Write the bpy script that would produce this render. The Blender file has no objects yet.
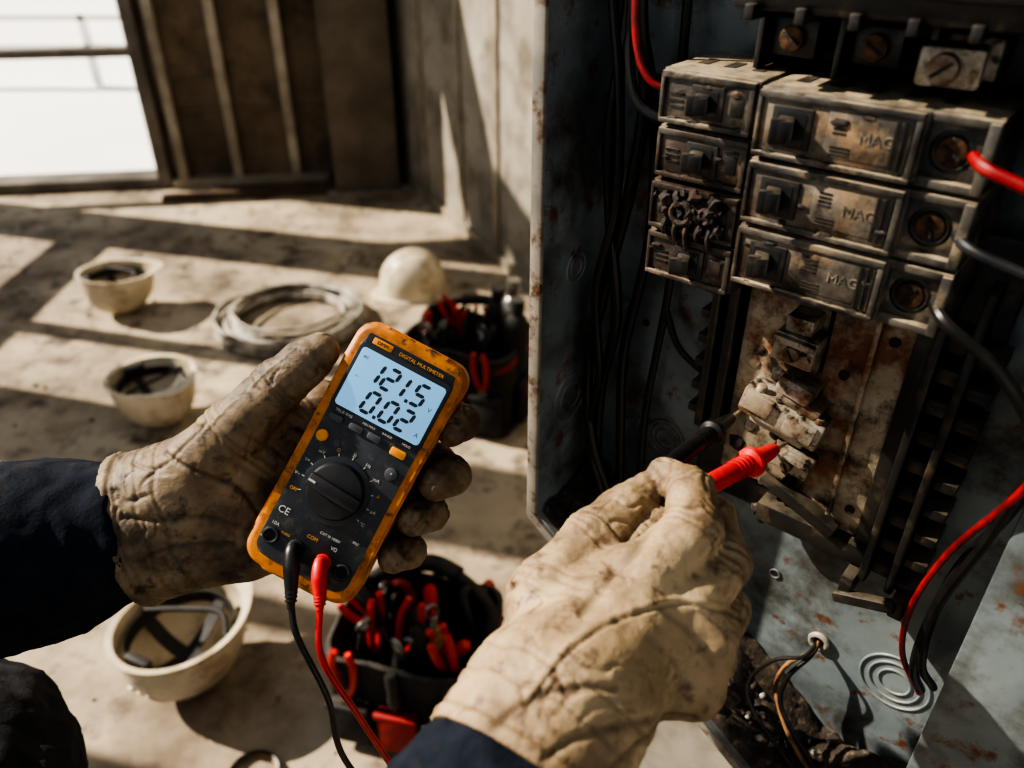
import bpy, bmesh, math, random
import numpy as np
from mathutils import Vector, Matrix, noise
random.seed(7)
rad=math.radians
SC=bpy.context.scene

# ------------------------------------------------------------------ materials
def srgb(r,g,b):
    f=lambda c:(c/255/12.92) if c/255<=0.04045 else ((c/255+0.055)/1.055)**2.4
    return (f(r),f(g),f(b),1)
def mat(name,c1,c2=None,scale=20,rough=.6,metal=0,bump=0,bscale=80,dirt=None,dust=None,emis=0,rvar=.0,detail=6,lo=.38,hi=.62,spec=.5,dirt2=None,stain=None,ecol=None,crease_dark_and_grime=None):
    m=bpy.data.materials.new(name); m.use_nodes=True
    nt=m.node_tree; N=nt.nodes; L=nt.links
    b=N['Principled BSDF']
    tc=N.new('ShaderNodeTexCoord')
    def noise_(sc,det=6,rg=.55,off=0):
        n=N.new('ShaderNodeTexNoise'); n.inputs['Scale'].default_value=sc; n.inputs['Detail'].default_value=det; n.inputs['Roughness'].default_value=rg
        mp=N.new('ShaderNodeMapping'); mp.inputs['Location'].default_value=(off,off*1.7,off*.3)
        L.new(tc.outputs['Object'],mp.inputs[0]); L.new(mp.outputs[0],n.inputs['Vector']); return n.outputs['Fac']
    def ramp(src,a,bb):
        r=N.new('ShaderNodeMapRange'); r.inputs[1].default_value=a; r.inputs[2].default_value=bb; L.new(src,r.inputs[0]); return r.outputs[0]
    def mix(f,a,bb):
        x=N.new('ShaderNodeMix'); x.data_type='RGBA'
        L.new(f,x.inputs[0])
        for s,i in ((a,6),(bb,7)):
            if hasattr(s,'links'): L.new(s,x.inputs[i])
            else: x.inputs[i].default_value=s
        return x.outputs[2]
    col=c1
    if c2 is not None: col=mix(ramp(noise_(scale,detail),lo,hi),c1,c2)
    off=3.1
    for D in (dirt,dirt2):
        if D is not None:
            dc,dsc,a,bb=D
            col=mix(ramp(noise_(dsc,8,.65,off),a,bb),col,dc); off+=2.3
    if crease_dark_and_grime is not None:
        at=N.new('ShaderNodeAttribute'); at.attribute_name='crease_dark_and_grime'
        col=mix(at.outputs['Fac'],col,crease_dark_and_grime)  # colour goes darker in the creases, with dirt on the fingertips
    if dust is not None:
        g=N.new('ShaderNodeNewGeometry'); s=N.new('ShaderNodeSeparateXYZ'); L.new(g.outputs['Normal'],s.inputs[0])
        r=ramp(s.outputs['Z'],.25,.95)
        mm=N.new('ShaderNodeMath'); mm.operation='MULTIPLY'; L.new(r,mm.inputs[0]); L.new(ramp(noise_(60,6,.6,9),.3,.6),mm.inputs[1])
        m2=N.new('ShaderNodeMath'); m2.operation='MULTIPLY'; L.new(mm.outputs[0],m2.inputs[0]); m2.inputs[1].default_value=dust[1]
        col=mix(m2.outputs[0],col,dust[0])
    for st in (stain or []):
        sc_,pt,r0,r1=st
        vm=N.new('ShaderNodeVectorMath'); vm.operation='DISTANCE'; L.new(tc.outputs['Object'],vm.inputs[0]); vm.inputs[1].default_value=pt
        ad=N.new('ShaderNodeMath'); ad.operation='MULTIPLY_ADD'; L.new(noise_(70,8,.7,6.6),ad.inputs[0]); ad.inputs[1].default_value=(r1)*1.6; L.new(vm.outputs['Value'],ad.inputs[2])
        col=mix(ramp(ad.outputs[0],r1*1.75,r0+r1*.75),col,sc_)
    if hasattr(col,'links'): L.new(col,b.inputs['Base Color'])
    else: b.inputs['Base Color'].default_value=col
    b.inputs['Roughness'].default_value=rough; b.inputs['Metallic'].default_value=metal
    b.inputs['Specular IOR Level'].default_value=spec
    if rvar:
        r=N.new('ShaderNodeMapRange'); r.inputs[1].default_value=.3; r.inputs[2].default_value=.7; r.inputs[3].default_value=max(0,rough-rvar); r.inputs[4].default_value=min(1,rough+rvar)
        L.new(noise_(scale*2,6,.6,5),r.inputs[0]); L.new(r.outputs[0],b.inputs['Roughness'])
    if bump:
        bp=N.new('ShaderNodeBump'); bp.inputs['Strength'].default_value=bump; bp.inputs['Distance'].default_value=.002
        L.new(noise_(bscale,8,.65,1.3),bp.inputs['Height']); L.new(bp.outputs[0],b.inputs['Normal'])
    if emis:
        b.inputs['Emission Color'].default_value=ecol or c1; b.inputs['Emission Strength'].default_value=emis
    return m

M={}
BURN=(.128,-.10,1.297)
M['floor']=mat('concrete_floor',srgb(150,135,114),srgb(178,163,138),1.6,.8,bump=.4,bscale=30,dirt=(srgb(104,90,72),2.3,.45,.64),dirt2=(srgb(76,64,51),9,.51,.68))
M['grit']=mat('floor_grit',srgb(120,106,86),srgb(80,68,54),60,.9)
M['ext']=mat('exterior_ground',srgb(245,243,239),srgb(238,236,230),.6,.9)
M['wallfar']=mat('wall_board',srgb(118,100,79),srgb(92,79,63),2.5,.85,bump=.2,dirt=(srgb(66,56,45),4,.46,.66))
M['wallr']=mat('wall_plaster',srgb(154,147,134),srgb(132,125,112),2.5,.85,bump=.2,dirt=(srgb(100,92,78),5,.46,.66))
M['conc']=mat('concrete_column',srgb(112,101,86),srgb(88,79,67),4,.9,bump=.4,bscale=25)
M['stud']=mat('galvanized_stud',srgb(164,154,136),srgb(130,120,104),6,.5,.3,bump=.1)
M['frame']=mat('window_frame',srgb(120,112,102),srgb(90,84,76),6,.6,.2)
M['panel']=mat('painted_steel_bluegray',srgb(122,132,134),srgb(98,109,113),9,.42,.15,bump=.2,bscale=60,dirt=(srgb(62,60,56),12,.47,.64),dirt2=(srgb(92,58,38),38,.57,.67),dust=(srgb(140,132,118),.7),rvar=.2)
M['lip']=mat('steel_lip',srgb(158,152,140),srgb(116,113,106),14,.5,.2,bump=.15,dirt=(srgb(88,60,42),50,.54,.66))
ST=[(srgb(62,42,30),BURN,.014,.075),(srgb(11,10,9),BURN,.0,.060)]
ST2=[(srgb(34,25,20),(.20,-.02,1.245),.0,.045),(srgb(28,21,17),(.165,-.02,1.10),.0,.03)]
M['brk']=mat('dusty_black_plastic',srgb(56,54,52),srgb(82,77,69),30,.42,bump=.4,bscale=120,dirt=(srgb(20,18,17),22,.45,.61),dirt2=(srgb(126,112,92),40,.52,.68),dust=(srgb(160,145,121),.85),stain=ST,rvar=.15)
M['brk2']=mat('breaker_face_worn',srgb(110,102,90),srgb(68,63,57),28,.4,bump=.4,bscale=140,dirt=(srgb(28,23,20),24,.45,.61),dirt2=(srgb(140,114,86),20,.54,.7),dust=(srgb(160,145,121),.85),stain=ST,rvar=.15)
M['blk']=mat('black_plastic',srgb(20,20,21),srgb(33,31,29),40,.4,bump=.15,bscale=100,dust=(srgb(100,91,76),.6),dirt=(srgb(70,60,48),50,.54,.7))
M['char']=mat('charred_plastic',srgb(12,10,9),srgb(38,28,22),90,.7,bump=.9,bscale=220,dirt=(srgb(84,60,42),70,.58,.68))
M['burn']=mat('burn_stain',srgb(72,48,34),srgb(34,24,18),60,.8,bump=.5,bscale=150)
M['rust']=mat('rusty_plate',srgb(168,156,136),srgb(132,118,98),22,.5,.25,bump=.5,bscale=90,dirt=(srgb(108,68,42),22,.49,.62),dirt2=(srgb(38,28,22),26,.50,.62),dust=(srgb(160,144,120),.5),stain=ST2)
M['lug']=mat('aluminium_lug',srgb(170,162,148),srgb(128,116,98),50,.42,.4,bump=.5,bscale=160,dirt=(srgb(104,78,56),55,.48,.62),dirt2=(srgb(40,31,25),90,.53,.64))
M['screw']=mat('screw_steel',srgb(130,120,108),srgb(92,72,54),120,.4,.7,bump=.3,bscale=300)
M['brass']=mat('brown_screw',srgb(96,68,46),srgb(48,35,26),150,.5,.5,bump=.4,bscale=300)
M['dirt']=mat('debris_dirt',srgb(66,56,46),srgb(36,30,26),50,.95,bump=1,bscale=160,dirt=(srgb(112,98,80),120,.54,.68))
M['wblk']=mat('wire_black',srgb(14,14,15),srgb(24,23,22),60,.4,bump=.08,dust=(srgb(66,60,52),.25),spec=.35)
M['wred']=mat('wire_red',srgb(140,22,24),srgb(92,18,20),60,.4,bump=.08)
M['wgry']=mat('wire_gray',srgb(34,36,38),srgb(22,23,24),60,.5,spec=.35)
M['wtan']=mat('wire_tan',srgb(150,110,70),srgb(96,70,46),80,.6)
M['holster']=mat('meter_holster_orange',srgb(200,122,30),srgb(176,102,24),40,.5,bump=.15,bscale=220,dirt=(srgb(124,76,28),45,.5,.68),dirt2=(srgb(70,46,24),110,.56,.68))
M['face']=mat('meter_face',srgb(35,39,44),srgb(45,49,54),60,.48,bump=.08,bscale=400,dirt=(srgb(90,82,70),90,.53,.72))
M['face2']=mat('meter_bezel',srgb(28,32,38),srgb(34,38,44),60,.4)
M['dial']=mat('meter_dial',srgb(24,25,27),srgb(34,34,35),80,.42,bump=.06)
M['btn']=mat('button_gray',srgb(72,76,80),srgb(60,62,66),80,.5)
M['ylw']=mat('button_yellow',srgb(232,150,28),srgb(210,130,24),80,.5)
M['print']=mat('white_print',srgb(190,190,185),None,rough=.6)
M['emb']=mat('embossed_letters',srgb(136,127,112),srgb(66,61,55),90,.6)
M['gold']=mat('label_print',srgb(210,150,56),None,rough=.6)
M['lcd']=mat('lcd_backlit',srgb(72,110,140),None,rough=.3,emis=.66,ecol=srgb(138,198,242))
M['seg']=mat('lcd_segment',srgb(8,13,24),None,rough=.5)
M['pred']=mat('probe_red',srgb(196,28,26),srgb(168,20,22),60,.38)
M['pblk']=mat('probe_black',srgb(17,17,18),srgb(28,27,27),60,.4,bump=.05)
M['metal']=mat('probe_tip_metal',srgb(190,180,160),None,rough=.3,metal=.9)
M['hat']=mat('hardhat_shell',srgb(208,196,172),srgb(188,174,147),8,.42,bump=.05,dirt=(srgb(146,126,98),12,.49,.67))
M['strap']=mat('hat_strap',srgb(28,25,23),srgb(42,37,33),30,.7)
M['coil']=mat('cable_coil',srgb(172,165,150),srgb(104,96,84),14,.5)
M['bag']=mat('bag_fabric_black',srgb(26,25,26),srgb(38,35,33),40,.85,bump=.4,bscale=200,dust=(srgb(76,66,56),.5))
M['bagr']=mat('bag_fabric_red',srgb(146,24,22),srgb(104,18,17),40,.8,bump=.3,bscale=200)
M['hred']=mat('tool_handle_red',srgb(176,36,26),None,rough=.4)
M['hyel']=mat('tool_handle_yellow',srgb(150,100,36),None,rough=.45)
M['steel']=mat('tool_steel',srgb(150,148,142),srgb(100,98,94),40,.35,.85)
M['cloth']=mat('jacket_cloth_navy',srgb(21,26,36),srgb(30,35,45),60,.92,bump=.6,bscale=300,dirt=(srgb(46,46,48),30,.57,.72),spec=.15)
M['denim']=mat('trouser_cloth',srgb(32,33,37),srgb(46,46,48),50,.92,bump=.6,bscale=300,spec=.2)
M['wood']=mat('timber',srgb(92,70,50),srgb(66,50,36),10,.8)
M['glL']=mat('glove_leather_tan',srgb(140,120,94),srgb(112,94,72),20,.58,bump=.35,bscale=600,dirt=(srgb(76,62,48),18,.45,.63),dirt2=(srgb(46,37,30),55,.53,.68),spec=.4,crease_dark_and_grime=srgb(38,30,24),rvar=.15)
M['glR']=mat('glove_leather_cream',srgb(172,150,117),srgb(142,120,90),14,.58,bump=.35,bscale=600,dirt=(srgb(106,86,62),17,.45,.63),dirt2=(srgb(76,52,36),60,.55,.69),spec=.4,crease_dark_and_grime=srgb(62,47,34),rvar=.15)

# ------------------------------------------------------------------ builder
class MB:
    def __init__(s): s.bm=bmesh.new(); s.used=[]
    def mi(s,k):
        if k not in s.used: s.used.append(k)
        return s.used.index(k)
    def add(s,b,k,mx=None,recalc=True):
        if recalc: bmesh.ops.recalc_face_normals(b,faces=b.faces[:])
        i=s.mi(k)
        for f in b.faces: f.material_index=i
        if mx is not None: b.transform(mx)
        me=bpy.data.meshes.new('t'); b.to_mesh(me); b.free(); s.bm.from_mesh(me); bpy.data.meshes.remove(me)
    def box(s,c,sz,k,rot=None,bev=0,seg=2,mx=None):
        b=bmesh.new(); bmesh.ops.create_cube(b,size=1)
        for v in b.verts: v.co=Vector((v.co.x*sz[0],v.co.y*sz[1],v.co.z*sz[2]))
        if bev: bmesh.ops.bevel(b,geom=b.edges[:],offset=min(bev,min(sz)*.45),segments=seg,affect='EDGES',profile=.5)
        T=Matrix.Translation(c)
        if rot is not None: T=T@rot
        if mx is not None: T=mx@T
        s.add(b,k,T)
    def bb(s,a,b_,k,bev=0,rot=None,seg=2,mx=None):
        c=[(a[i]+b_[i])/2 for i in range(3)]; z=[abs(b_[i]-a[i]) for i in range(3)]
        s.box(c,z,k,rot,bev,seg,mx)
    def prism(s,poly,z0,z1,k,bev=0,seg=3,mx=None,only_top=False):
        b=bmesh.new(); vs=[b.verts.new((x,y,z0)) for x,y in poly]; f=b.faces.new(vs)
        r=bmesh.ops.extrude_face_region(b,geom=[f])
        for v in r['geom']:
            if isinstance(v,bmesh.types.BMVert): v.co.z=z1
        if bev:
            es=[e for e in b.edges if abs(e.verts[0].co.z-e.verts[1].co.z)<1e-9 and (not only_top or e.verts[0].co.z==z1)]
            bmesh.ops.bevel(b,geom=es,offset=bev,segments=seg,affect='EDGES',profile=.5)
        s.add(b,k,mx)
    def cyl(s,p0,p1,r0,r1,k,seg=20,bev=0,mx=None):
        p0=Vector(p0);p1=Vector(p1); d=p1-p0
        b=bmesh.new(); bmesh.ops.create_cone(b,cap_ends=True,segments=seg,radius1=r0,radius2=r1,depth=d.length)
        if bev:
            es=[e for e in b.edges if len(e.link_faces)==2 and any(len(f.verts)>4 for f in e.link_faces)]
            bmesh.ops.bevel(b,geom=es,offset=bev,segments=2,affect='EDGES',profile=.5)
        T=Matrix.Translation((p0+p1)/2)@d.to_track_quat('Z','Y').to_matrix().to_4x4()
        if mx is not None: T=mx@T
        s.add(b,k,T)
    def lathe(s,prof,k,seg=32,mx=None,sx=1,sy=1):
        b=bmesh.new(); rows=[]
        for r,z in prof:
            if r<1e-7: rows.append([b.verts.new((0,0,z))])
            else: rows.append([b.verts.new((r*sx*math.cos(2*math.pi*i/seg),r*sy*math.sin(2*math.pi*i/seg),z)) for i in range(seg)])
        for a,c in zip(rows,rows[1:]):
            for i in range(seg):
                j=(i+1)%seg
                if len(a)==1 and len(c)==1: continue
                if len(a)==1: b.faces.new((a[0],c[i],c[j]))
                elif len(c)==1: b.faces.new((a[i],a[j],c[0]))
                else: b.faces.new((a[i],a[j],c[j],c[i]))
        s.add(b,k,mx)
    def axis_lathe(s,p0,p1,prof,k,seg=24,mx=None):
        p0=Vector(p0);d=(Vector(p1)-p0)
        T=Matrix.Translation(p0)@d.to_track_quat('Z','Y').to_matrix().to_4x4()
        if mx is not None: T=mx@T
        s.lathe([(r,z) for z,r in prof],k,seg,T)
    def tube(s,pts,r,k,seg=10,n=8,mx=None,rs=None,closed=False,smooth=True):
        P=[Vector(p) for p in pts]
        if smooth and len(P)>2:
            Q=[];R=[]
            ext=[P[0]*2-P[1]]+P+[P[-1]*2-P[-2]]
            for i in range(len(P)-1):
                a,b_,c,d=ext[i:i+4]
                for j in range(n):
                    t=j/n
                    Q.append(.5*((2*b_)+(c-a)*t+(2*a-5*b_+4*c-d)*t*t+(3*b_-a-3*c+d)*t**3))
                    if rs: R.append(rs[i]*(1-t)+rs[i+1]*t)
            Q.append(P[-1]); 
            if rs: R.append(rs[-1])
        else: Q=P; R=rs
        b=bmesh.new(); rows=[]; up=None
        for i,p in enumerate(Q):
            t=(Q[min(i+1,len(Q)-1)]-Q[max(i-1,0)]).normalized()
            if up is None:
                up=t.orthogonal().normalized()
            up=(up-t*up.dot(t)).normalized(); bn=t.cross(up)
            rr=R[i] if R else r
            rows.append([b.verts.new(p+(up*math.cos(2*math.pi*q/seg)+bn*math.sin(2*math.pi*q/seg))*rr) for q in range(seg)])
        for a,c in zip(rows,rows[1:]):
            for i in range(seg):
                j=(i+1)%seg; b.faces.new((a[i],a[j],c[j],c[i]))
        b.faces.new(rows[0][::-1]); b.faces.new(rows[-1])
        s.add(b,k,mx)
    def torus(s,c,R,r,k,mx=None,seg=40,ms=8,sx=1,sy=1,axis='Z'):
        b=bmesh.new(); rows=[]
        for i in range(seg):
            a=2*math.pi*i/seg
            rows.append([b.verts.new(((R+r*math.cos(2*math.pi*q/ms))*math.cos(a)*sx,(R+r*math.cos(2*math.pi*q/ms))*math.sin(a)*sy,r*math.sin(2*math.pi*q/ms))) for q in range(ms)])
        for i in range(seg):
            a=rows[i];d=rows[(i+1)%seg]
            for q in range(ms):
                w=(q+1)%ms; b.faces.new((a[q],a[w],d[w],d[q]))
        T=Matrix.Translation(c)
        if axis=='Y': T=T@Matrix.Rotation(rad(90),4,'X')
        if axis=='X': T=T@Matrix.Rotation(rad(90),4,'Y')
        if mx is not None: T=mx@T
        s.add(b,k,T)
    def blob(s,c,r,k,amp=.3,fs=1.5,seed=0,sub=3,sc=(1,1,1)):
        b=bmesh.new(); bmesh.ops.create_icosphere(b,subdivisions=sub,radius=1)
        for v in b.verts:
            n=noise.fractal(v.co*fs+Vector((seed,seed*2,0)),1,2,4)
            v.co=v.co*(1+amp*n); v.co=Vector((v.co.x*sc[0],v.co.y*sc[1],v.co.z*sc[2]))*r
        s.add(b,k,Matrix.Translation(c))
    def loft(s,rings,k,mx=None,cap0=True,cap1=True):
        b=bmesh.new(); rows=[[b.verts.new(p) for p in r] for r in rings]; n=len(rows[0])
        for a,c in zip(rows,rows[1:]):
            for i in range(n):
                j=(i+1)%n; b.faces.new((a[i],a[j],c[j],c[i]))
        if cap0: b.faces.new(rows[0][::-1])
        if cap1: b.faces.new(rows[-1])
        s.add(b,k,mx)
    def text(s,body,size,k,mx,ext=.0001,align='CENTER'):
        cu=bpy.data.curves.new('txt','FONT'); cu.body=body; cu.size=size; cu.extrude=ext; cu.align_x=align; cu.align_y='CENTER'; cu.resolution_u=3
        o=bpy.data.objects.new('txt',cu); SC.collection.objects.link(o)
        bpy.context.view_layer.update()
        me=bpy.data.meshes.new_from_object(o.evaluated_get(bpy.context.evaluated_depsgraph_get()))
        bpy.data.objects.remove(o); b=bmesh.new(); b.from_mesh(me); bpy.data.meshes.remove(me)
        s.add(b,k,mx,recalc=False)
    def finish(s,name,mx=None,parent=None,ang=35):
        me=bpy.data.meshes.new(name); s.bm.to_mesh(me); s.bm.free()
        for k in s.used: me.materials.append(M[k])
        me.polygons.foreach_set('use_smooth',[True]*len(me.polygons)); me.set_sharp_from_angle(angle=rad(ang))
        o=bpy.data.objects.new(name,me); SC.collection.objects.link(o)
        if mx is not None: o.matrix_world=mx
        return o
def empty(name,mx=None):
    e=bpy.data.objects.new(name,None); SC.collection.objects.link(e); e.empty_display_size=.05
    if mx is not None: e.matrix_world=mx
    return e
def child(o,p):
    bpy.context.view_layer.update(); w=o.matrix_world.copy(); o.parent=p; o.matrix_parent_inverse=p.matrix_world.inverted(); o.matrix_world=w
def rrect(w,h,r,n=6,cx=0,cy=0):
    P=[]
    for sx,sy,a0 in ((1,1,0),(-1,1,90),(-1,-1,180),(1,-1,270)):
        for i in range(n+1):
            a=rad(a0+90*i/n); P.append((cx+sx*(w/2-r)+r*math.cos(a),cy+sy*(h/2-r)+r*math.sin(a)))
    return P

# ------------------------------------------------------------------ room shell
b=MB(); b.prism([(-3.42,-2.2),(2.6,-2.2),(2.6,5.15),(-.66,4.70),(-3.42,4.33)],-.12,0,'floor'); b.finish('floor')
b=MB(); b.bb((-30,-20,-.25),(20,40,-.13),'ext'); b.finish('ground_exterior')
FW=Matrix.Translation((-.66,4.65,0))@Matrix.Rotation(math.atan2(.134,.99),4,'Z')
b=MB()
b.bb((-1.28,.0,0),(.2,.15,3.0),'wallfar')
b.bb((-2.95,.0,2.4),(-1.28,.15,3.0),'wallfar')
b.finish('wall_back',FW)
b=MB()
for i,x in enumerate((-1.23,-.93,-.61)):
    b.bb((x,-.07,0.0),(x+.045,-.003,3),'stud'); b.bb((x+.045,-.07,0),(x+.05,-.055,3),'stud')
b.bb((-1.27,-.075,0),(-.4,-.003,.05),'stud')
b.bb((-1.27,-.012,.40),(-.4,-.003,.42),'wallfar')
b.finish('trim_1',FW)
b=MB(); b.bb((-.36,-.25,0),(.0,-.002,3),'conc',bev=.01); b.finish('column_concrete',FW)
b=MB()
b.bb((-1.35,-.06,0),(-1.28,.12,2.4),'frame',bev=.004); b.bb((-2.95,-.06,.0),(-1.35,.12,.06),'frame',bev=.004)
b.bb((-2.95,.0,.69),(-1.35,.07,.735),'frame',bev=.004); b.bb((-2.95,-.06,2.3),(-1.35,.12,2.4),'frame')
b.bb((-2.95,-.06,.06),(-2.87,.12,2.3),'frame')
b.finish('window_1',FW)
b=MB()
for z in (.18,.42): b.bb((-8,7.6,z),(-.5,7.66,z+.05),'ext')
for x in (-7,-5.4,-3.8,-2.2): b.bb((x,7.6,-.13),(x+.06,7.66,.47),'ext')
b.finish('exterior_railing')
RW=Matrix.Translation((-.66,4.65,0))@Matrix.Rotation(math.atan2(-.9,.433),4,'Z')
b=MB(); b.bb((-.1,.0,0),(5.3,.15,3),'wallr')
b.finish('wall_right',RW)
b=MB()
for x in (.45,.95,1.35,1.8,2.3,2.9,3.5): b.bb((x,-.012,0),(x+.05,-.0,3),'stud')
b.bb((.0,-.02,0),(4.5,-.0,.05),'stud')
b.finish('trim_2',RW)
b=MB()  # unseen left frame, added to let sun in and shape floor shadows
b.bb((-3.42,-2.2,0),(-3.3,4.28,.10),'wallfar')
for y,w_ in ((-2.2,.14),(-1.0,.14),(.35,.2),(1.35,.26),(2.02,.07),(2.40,.34),(3.12,.07),(3.95,.18)): b.bb((-3.42,y,.1),(-3.3,y+w_,2.9),'frame')  # posts widened and placed to cast shadow bands on the floor
b.bb((-3.42,-2.2,.96),(-3.3,4.2,1.10),'frame'); b.bb((-3.42,-2.2,2.8),(-3.3,4.28,3.0),'frame')
b.finish('shadow_frame_left')
b=MB(); rg=random.Random(5)
for q in range(320):
    x=rg.uniform(-2.6,.6); y=rg.uniform(.8,4.2)
    if x>-.66+(4.65-y)*.48-.1: continue
    r=rg.uniform(.002,.009); b.blob((x,y,r*.3),r,'grit',.4,1.6,q,1)
b.finish('floor_debris')

# ------------------------------------------------------------------ electrical panel
PM=Matrix.Translation((.09,.707,0))@Matrix.Rotation(-rad(39.93),4,'Z')
b=MB(); b.bb((-.0,.006,0),(1.9,.12,3),'wallr'); b.finish('wall_partition',PM)
W=.39
panel=empty('electrical_panel',PM)
b=MB(); P='panel'
TOP=1.95
b.bb((0,-.0,.73),(W,.004,TOP),P)
b.bb((-.003,-.10,.94),(0,.004,TOP),P)
b.bb((W,-.10,.73),(W+.003,.004,TOP),P)
b.bb((0,-.10,TOP),(W,.004,TOP+.003),P)
def quadslab(p0,p1,y0,y1,t,k):
    bb_=bmesh.new(); vs=[]
    for (x,z) in (p0,p1):
        for y in (y0,y1):
            for dz in (0,-t): vs.append(bb_.verts.new((x,y,z+dz)))
    idx=[(0,2,6,4),(1,5,7,3),(0,1,3,2),(4,6,7,5),(0,4,5,1),(2,3,7,6)]
    for f in idx: bb_.faces.new([vs[i] for i in f])
    b.add(bb_,k)
quadslab((0,.94),(.30,.735),-.10,.004,.003,P); quadslab((.30,.735),(W,.735),-.10,.004,.003,P)
b.bb((-.011,-.104,.94),(.001,-.099,TOP),'lip',bev=.0015)
b.bb((W-.004,-.104,.735),(W+.11,-.099,TOP),P,bev=.0015)
b.bb((W+.108,-.104,.735),(W+.112,.004,TOP),P)
quadslab((-.011,.945),(.30,.735),-.104,-.099,.012,'lip')
quadslab((.30,.735),(W,.735),-.104,-.099,.012,'lip')
b.cyl((W+.05,-.104,1.05),(W+.05,-.108,1.05),.006,.006,'screw')
def knock(x,z,R,mxx=None):
    for r in (R,R*.74,R*.46): b.torus((x,-.0005,z),r,.0013,P,axis='Y',mx=mxx)
knock(.35,.862,.031); knock(.085,1.02,.02); knock(.045,1.02,.016)
for z,r in ((1.06,.026),(1.20,.014)):
    for q in (r,r*.6): b.torus((.0005,-.05,z),q,.0012,P,axis='X')
for x,z in ((.221,.919),(.10,.93+.08),(.04,1.36),(.05,1.14)): b.cyl((x,-.0012,z),(x,.001,z),.004,.004,'char'); b.torus((x,-.001,z),.0048,.001,P,axis='Y')
b.torus((.278,-.003,.865),.008,.003,'lip',axis='Y'); b.cyl((.278,-.002,.865),(.278,.001,.865),.007,.007,'char')
b.finish('enclosure',PM,None)
enc=bpy.data.objects['enclosure']; child(enc,panel)

bb_=bmesh.new(); g={}
for i in range(60):
    for j in range(16):
        x=.003+i/59*(W-.006); y=-.094+j/15*.092
        base=.94-(.205/.30)*x if x<.30 else .735
        h=.006+.012*abs(noise.noise(Vector((x*30,y*30,1))))+.03*max(0,(j/15)-.45)*(1+noise.noise(Vector((x*14,0,3))))+.004*noise.noise(Vector((x*160,y*160,0)))
        if j==0: h=.0
        g[i,j]=bb_.verts.new((x,y,base+h))
for i in range(59):
    for j in range(15): bb_.faces.new((g[i,j],g[i+1,j],g[i+1,j+1],g[i,j+1]))
b=MB(); b.add(bb_,'dirt')
for i in range(170):
    x=random.uniform(.01,.37); y=random.uniform(-.09,-.01); base=.94-(.205/.30)*x if x<.30 else .735
    b.blob((x,y,base+.014),random.uniform(.0015,.005),random.choice(['dirt','dirt','dirt','lip','char']),.5,1.5,i,1)
child(b.finish('debris',PM,None,ang=60),panel)

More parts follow.
